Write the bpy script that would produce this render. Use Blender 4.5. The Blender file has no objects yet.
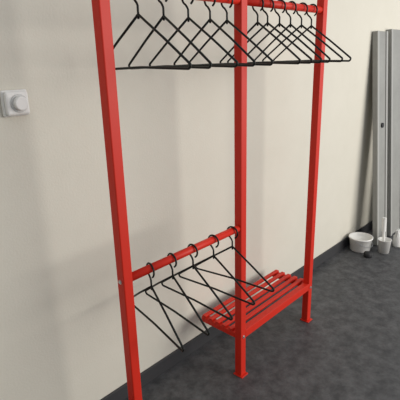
import bpy, bmesh, math, random
from mathutils import Vector, Matrix
random.seed(4)
S=bpy.context.scene; COL=S.collection

# ---------------------------------------------------------------- materials
def mat(name, col, rough=0.5, metal=0.0, noise=None, bump=None, spec=0.5):
    m=bpy.data.materials.new(name); m.use_nodes=True
    nt=m.node_tree; b=nt.nodes["Principled BSDF"]
    b.inputs["Base Color"].default_value=(*col,1); b.inputs["Roughness"].default_value=rough
    b.inputs["Metallic"].default_value=metal
    b.inputs["Specular IOR Level"].default_value=spec
    tc=nt.nodes.new("ShaderNodeTexCoord")
    if noise:
        scale,c2,lo,hi=noise
        n=nt.nodes.new("ShaderNodeTexNoise"); n.inputs["Scale"].default_value=scale; n.inputs["Detail"].default_value=8
        n.inputs["Roughness"].default_value=0.72
        r=nt.nodes.new("ShaderNodeValToRGB")
        r.color_ramp.elements[0].position=lo; r.color_ramp.elements[1].position=hi
        r.color_ramp.elements[0].color=(*col,1); r.color_ramp.elements[1].color=(*c2,1)
        nt.links.new(tc.outputs["Object"],n.inputs["Vector"]); nt.links.new(n.outputs["Fac"],r.inputs["Fac"])
        nt.links.new(r.outputs["Color"],b.inputs["Base Color"])
    if bump:
        scale,st,dist=bump
        n=nt.nodes.new("ShaderNodeTexNoise"); n.inputs["Scale"].default_value=scale; n.inputs["Detail"].default_value=5
        bp=nt.nodes.new("ShaderNodeBump"); bp.inputs["Strength"].default_value=st; bp.inputs["Distance"].default_value=dist
        nt.links.new(tc.outputs["Object"],n.inputs["Vector"]); nt.links.new(n.outputs["Fac"],bp.inputs["Height"])
        nt.links.new(bp.outputs["Normal"],b.inputs["Normal"])
    return m
M_wall=mat("wall_paint",(0.655,0.625,0.54),0.8,noise=(2.2,(0.70,0.67,0.585),0.32,0.72),bump=(120,0.25,0.003),spec=0.2)
M_floor=mat("dark_concrete",(0.040,0.041,0.044),0.55,noise=(14,(0.135,0.136,0.14),0.38,0.8),bump=(50,0.35,0.004))
M_base=mat("baseboard_dark",(0.035,0.035,0.038),0.6)
M_red=mat("red_powder_coat",(0.62,0.023,0.009),0.48,bump=(300,0.08,0.001),spec=0.3)
M_black=mat("black_plastic",(0.005,0.007,0.006),0.4,spec=0.3)
M_white=mat("white_plastic",(0.82,0.81,0.78),0.4)
M_white2=mat("offwhite_plastic",(0.62,0.62,0.60),0.5)
M_steel=mat("zinc_steel",(0.6,0.6,0.6),0.3,0.9)
M_grey=mat("grey_panel",(0.25,0.25,0.235),0.55,noise=(6,(0.32,0.32,0.30),0.3,0.7))
M_greyl=mat("grey_panel_edge",(0.38,0.38,0.36),0.5)
M_dark=mat("dark_rubber",(0.015,0.015,0.017),0.6)

# ---------------------------------------------------------------- helpers
def finish(bm,name,m,parent=None,smooth=False,bevel=0,loc=None):
    bmesh.ops.recalc_face_normals(bm,faces=bm.faces)
    me=bpy.data.meshes.new(name); bm.to_mesh(me); bm.free()
    if isinstance(m,(list,tuple)):
        for k in m: me.materials.append(k)
    else: me.materials.append(m)
    if smooth:
        for p in me.polygons: p.use_smooth=True
    o=bpy.data.objects.new(name,me); COL.objects.link(o)
    if loc: o.location=loc
    if parent: o.parent=parent
    if bevel:
        b=o.modifiers.new("bevel","BEVEL"); b.width=bevel; b.segments=3; b.limit_method='ANGLE'
    return o
def box_bm(bm,x0,x1,y0,y1,z0,z1,mi=0):
    v=[bm.verts.new((x,y,z)) for x in(x0,x1) for y in(y0,y1) for z in(z0,z1)]
    for f in((0,1,3,2),(4,6,7,5),(0,4,5,1),(2,3,7,6),(0,2,6,4),(1,5,7,3)):
        fc=bm.faces.new([v[i] for i in f]); fc.material_index=mi
def box(name,x0,x1,y0,y1,z0,z1,m,parent=None,bevel=0.0):
    bm=bmesh.new(); box_bm(bm,x0,x1,y0,y1,z0,z1); return finish(bm,name,m,parent,bevel=bevel)
def tube_bm(bm,pts,r,n=10,cap=True,closed=False):
    pts=[Vector(p) for p in pts]; N=len(pts); rings=[]
    prev=None
    for i,p in enumerate(pts):
        if closed: t=(pts[(i+1)%N]-pts[i-1]).normalized()
        else: t=(pts[min(i+1,N-1)]-pts[max(i-1,0)]).normalized()
        if prev is None:
            a=Vector((0,0,1)) if abs(t.z)<0.9 else Vector((1,0,0))
            u=t.cross(a).normalized()
        else: u=(prev-t*prev.dot(t)).normalized()
        prev=u; w=t.cross(u)
        rings.append([bm.verts.new(p+r*(math.cos(2*math.pi*k/n)*u+math.sin(2*math.pi*k/n)*w)) for k in range(n)])
    R=range(N) if closed else range(N-1)
    for i in R:
        A=rings[i];B=rings[(i+1)%N]
        for k in range(n): bm.faces.new((A[k],A[(k+1)%n],B[(k+1)%n],B[k]))
    if cap and not closed:
        bm.faces.new(rings[0]); bm.faces.new(rings[-1][::-1])
def lathe(name,prof,m,loc,parent=None,n=32):
    bm=bmesh.new(); rings=[]
    for r,z in prof: rings.append([bm.verts.new((max(r,1e-4)*math.cos(2*math.pi*k/n),max(r,1e-4)*math.sin(2*math.pi*k/n),z)) for k in range(n)])
    for A,B in zip(rings,rings[1:]):
        for k in range(n): bm.faces.new((A[k],A[(k+1)%n],B[(k+1)%n],B[k]))
    return finish(bm,name,m,parent,smooth=True,loc=loc)
def empty(name,loc=(0,0,0)):
    e=bpy.data.objects.new(name,None); e.location=loc; e.empty_display_size=0.1; COL.objects.link(e); return e
def fillet(pts,rad,k=5):
    pts=[Vector(p) for p in pts]; out=[pts[0]]
    for a,b,c in zip(pts,pts[1:],pts[2:]):
        d1=(a-b); d2=(c-b); r=min(rad,d1.length*.45,d2.length*.45)
        p=b+d1.normalized()*r; q=b+d2.normalized()*r
        for i in range(k+1):
            t=i/k; out.append(p*(1-t)**2+b*2*t*(1-t)+q*t*t)
    out.append(pts[-1]); return out

# ---------------------------------------------------------------- room
X0,X1,Y0,H=-3.2,6.5,-5.0,2.75
box("floor",X0,X1,Y0,0,-0.1,0,M_floor)
box("wall_back",X0,X1,0,0.12,-0.1,H,M_wall)
box("wall_left",X0-0.12,X0,Y0,0.12,-0.1,H,M_wall)
box("baseboard_back",X0,X1,-0.012,0,0,0.08,M_base,bevel=0.002)

# ---------------------------------------------------------------- rack
A,B,D=0.665,1.319,0.314
ZR1,ZR2,ZB=0.809,1.767,0.251
rack=empty("red_coat_rack",(0,-D,0))
T=0.02
for i,x in enumerate((0,A,B)):
    bm=bmesh.new(); box_bm(bm,x-T,x+T,-T,T,0.004,1.86)
    finish(bm,f"post_{i+1}",M_red,rack,bevel=0.004)
    bm=bmesh.new(); box_bm(bm,x-T-.006,x+T+.006,-T-.012,T+.006,0,0.006)
    finish(bm,f"foot_plate_{i+1}",M_red,rack,bevel=0.002)
def rail(name,x0,x1,z,r=0.016):
    bm=bmesh.new(); tube_bm(bm,[(x0,0,z),(x1,0,z)],r,24); o=finish(bm,name,M_red,rack)
    for p in o.data.polygons:
        if len(p.vertices)==4:p.use_smooth=True
rail("low_rail",T-.002,A-T+.002,ZR1)
rail("top_rail_1",T-.002,A-T+.002,ZR2); rail("top_rail_2",A+T-.002,B-T+.002,ZR2)
def bolt(name,x,y,z,axis):
    bm=bmesh.new()
    a=Vector(axis)
    tube_bm(bm,[Vector((x,y,z)),Vector((x,y,z))+a*0.003],0.008,16)
    tube_bm(bm,[Vector((x,y,z))+a*0.002,Vector((x,y,z))+a*0.006],0.005,6)
    finish(bm,name,M_steel,rack)
bolt("bolt_1",-T,0,ZR1,(-1,0,0)); bolt("bolt_2",A+T,0,ZR1,(1,0,0)); bolt("bolt_3",A,-T,ZB-.02,(0,-1,0)); bolt("bolt_4",B,-T,ZB-.02,(0,-1,0))
BD=0.2365
bm=bmesh.new()
for x in(A,B):
    xa,xb=(x-0.02,x+0.012) if x==A else (x-0.012,x+0.02)
    box_bm(bm,xa,xb,T-.001,BD+.01,ZB-0.034,ZB-0.004)
finish(bm,"shelf_end_bars",M_red,rack,bevel=0.003)
ns=6; pitch=(BD+0.03)/ns
for i in range(ns):
    y=-0.012+pitch*(i+.5)-.005
    bm=bmesh.new()
    xa,xb=(A-.02,B+.02) if i>0 else (A+T,B-T)
    box_bm(bm,xa,xb,y-.012,y+.012,ZB-.004,ZB+.008); finish(bm,f"slat_{i+1}",M_red,rack,bevel=0.002)
bm=bmesh.new(); box_bm(bm,A+T-.001,B-T+.001,-.02,-.006,ZB-.034,ZB+.008); finish(bm,"shelf_front_rail",M_red,rack,bevel=0.002)

# ---------------------------------------------------------------- hangers
def hanger_mesh():
    bm=bmesh.new(); r=0.0043
    hr=0.0275
    pts=[]
    for k in range(0,25):
        a=math.radians(-150+ k*305/24)
        pts.append((0,hr*math.sin(a),hr*math.cos(a)))
    top=pts+[(0,0.004,-0.034),(0,0,-0.042),(0,0,-0.082)]
    tube_bm(bm,top,r*0.88,8)
    zn=-0.068; w=0.215; zb=-0.229
    body=[(0,0,zn),(0,w*0.5,zn-0.075),(0,w,zb+0.006),(0,w-0.006,zb-0.006),(0,0,zb),(0,-w+0.006,zb-0.006),(0,-w,zb+0.006),(0,-w*0.5,zn-0.075),(0,0,zn)]
    tube_bm(bm,fillet(body,0.010,4),r,8)
    me=bpy.data.meshes.new("coat_hanger"); bmesh.ops.recalc_face_normals(bm,faces=bm.faces); bm.to_mesh(me); bm.free()
    for p in me.polygons:p.use_smooth=True
    me.materials.append(M_black); return me
HM=hanger_mesh()
def hanger(x,z,rz=0,tilt=0):
    o=bpy.data.objects.new("coat_hanger",HM); COL.objects.link(o)
    o.location=(x,-D,z-0.0074); o.rotation_euler=(math.radians(tilt),0,math.radians(rz))
for x,rz in((.139,3),(.2485,-2),(.3665,2),(.482,-3),(.58,0),(.78,-2),(.852,3),(.944,0),(1.034,-4),(1.13,2),(1.222,0)): hanger(x,ZR2,rz)
for x,rz in((.118,-12),(.23,-7),(.347,-2),(.476,3),(.605,7)): hanger(x,ZR1,rz)

# ---------------------------------------------------------------- thermostat
th=empty("wall_thermostat",(-0.1615,0,1.428))
bm=bmesh.new(); box_bm(bm,-.045,.045,-.014,0,-.043,.043); finish(bm,"back_plate",M_white,th,bevel=.006)
bm=bmesh.new(); box_bm(bm,-.04,.04,-.03,-.013,-.039,.039); finish(bm,"body",M_white,th,bevel=.009)
bm=bmesh.new(); tube_bm(bm,[(0.004,-.029,0),(0.004,-.034,0)],.030,32); finish(bm,"dial_ring",M_white2,th,bevel=.002)
bm=bmesh.new(); tube_bm(bm,[(0.004,-.033,0),(0.004,-.052,0)],.023,32); finish(bm,"round_knob",M_white,th,bevel=.004)

# ---------------------------------------------------------------- leaning panels
def panel(x,w,base_y,h,latch):
    e=empty("leaning_grey_panel",(x,0,0))
    t=0.035
    bm=bmesh.new(); box_bm(bm,0,w,-t,0,0,h)
    finish(bm,"board",M_grey,e,bevel=.003)
    bm=bmesh.new()
    box_bm(bm,0,.03,-t-.008,-t+.001,0,h); box_bm(bm,w-.03,w,-t-.008,-t+.001,0,h)
    finish(bm,"edge_strips",M_greyl,e,bevel=.002)
    if latch:
        bm=bmesh.new(); tube_bm(bm,[(w*.5,-t+.001,1.0),(w*.5,-t-.012,1.0)],.02,20); finish(bm,"lock_disc",M_dark,e,bevel=.002)
    th=math.asin(base_y/h)
    e.rotation_euler=(-th,0,0)
    e.location=(x,-base_y-.005,0.035*math.sin(th)+0.001)
panel(2.68,.20,.16,1.72,True); panel(2.95,.26,.17,1.74,False); panel(3.27,.26,.17,1.74,False)

# ---------------------------------------------------------------- clutter
b=empty("white_paint_bucket",(2.53,-.12,0))
lathe("tub",[(0,.001),(.076,.001),(.080,.006),(.092,.105),(.097,.107),(.097,.117),(.088,.117),(.086,.095),(0,.095)],M_white,(0,0,0),b)
bm=bmesh.new(); tube_bm(bm,[(0.097*math.cos(t),0.097*math.sin(t),.10+.05*math.sin(t)) for t in [math.pi*i/16+math.pi for i in range(17)]],.002,6); finish(bm,"handle",M_steel,b)
b=empty("paint_cup_with_brush",(2.60,-.29,0))
lathe("cup",[(0,.001),(.042,.001),(.051,.11),(.055,.112),(.050,.112),(.040,.008),(0,.008)],M_white,(0,0,0),b)
bm=bmesh.new(); tube_bm(bm,[(.0,0,.02),(.012,.02,.18)],.011,10); tube_bm(bm,[(.012,.02,.175),(.015,.025,.29)],.017,12); finish(bm,"brush",M_white,b)
b=lathe("black_paint_tin",[(0,.0005),(.030,.0005),(.032,.004),(.032,.035),(.028,.040),(0,.041)],M_dark,(2.43,-.23,0))
b=empty("white_spray_bottle",(2.79,-.33,0))
lathe("bottle",[(0,.001),(.034,.001),(.036,.01),(.036,.09),(.014,.12),(.013,.13),(0,.13)],M_white,(0,0,0),b)
bm=bmesh.new(); box_bm(bm,-.05,.014,-.012,.012,.125,.155); box_bm(bm,-.038,-.03,-.006,.006,.09,.13); finish(bm,"trigger_head",M_white2,b,bevel=.004)

# ---------------------------------------------------------------- light
w=bpy.data.worlds.new("daylight"); S.world=w; w.use_nodes=True
w.node_tree.nodes["Background"].inputs[0].default_value=(0.90,0.94,1,1); w.node_tree.nodes["Background"].inputs[1].default_value=0.56
def area(name,loc,target,sx,sy,p,col):
    l=bpy.data.lights.new(name,'AREA'); l.shape='RECTANGLE'; l.size=sx; l.size_y=sy; l.energy=p; l.color=col
    o=bpy.data.objects.new(name,l); o.location=loc; o.rotation_euler=(Vector(target)-Vector(loc)).to_track_quat('-Z','Y').to_euler(); COL.objects.link(o)
area("window_daylight",(3.6,-4.5,1.9),(2.0,0,1.2),4.0,2.4,215,(1,.96,.90))

# ---------------------------------------------------------------- camera
cam=bpy.data.cameras.new("camera"); co=bpy.data.objects.new("camera",cam); COL.objects.link(co)
yaw,pit,roll,f=.8118,.3083,-.0283,441.13
F=Vector((math.sin(yaw)*math.cos(pit),math.cos(yaw)*math.cos(pit),-math.sin(pit)))
R=Vector((math.cos(yaw),-math.sin(yaw),0)); U=R.cross(F)
R2=R*math.cos(roll)+U*math.sin(roll); U2=U*math.cos(roll)-R*math.sin(roll)
m=Matrix((R2,U2,-F)).transposed().to_4x4(); m.translation=(-.8361,-1.4862,1.55)
co.matrix_world=m
cam.sensor_width=36; cam.lens=36*f/400; cam.clip_start=.05
S.camera=co
S.view_settings.view_transform='Standard'
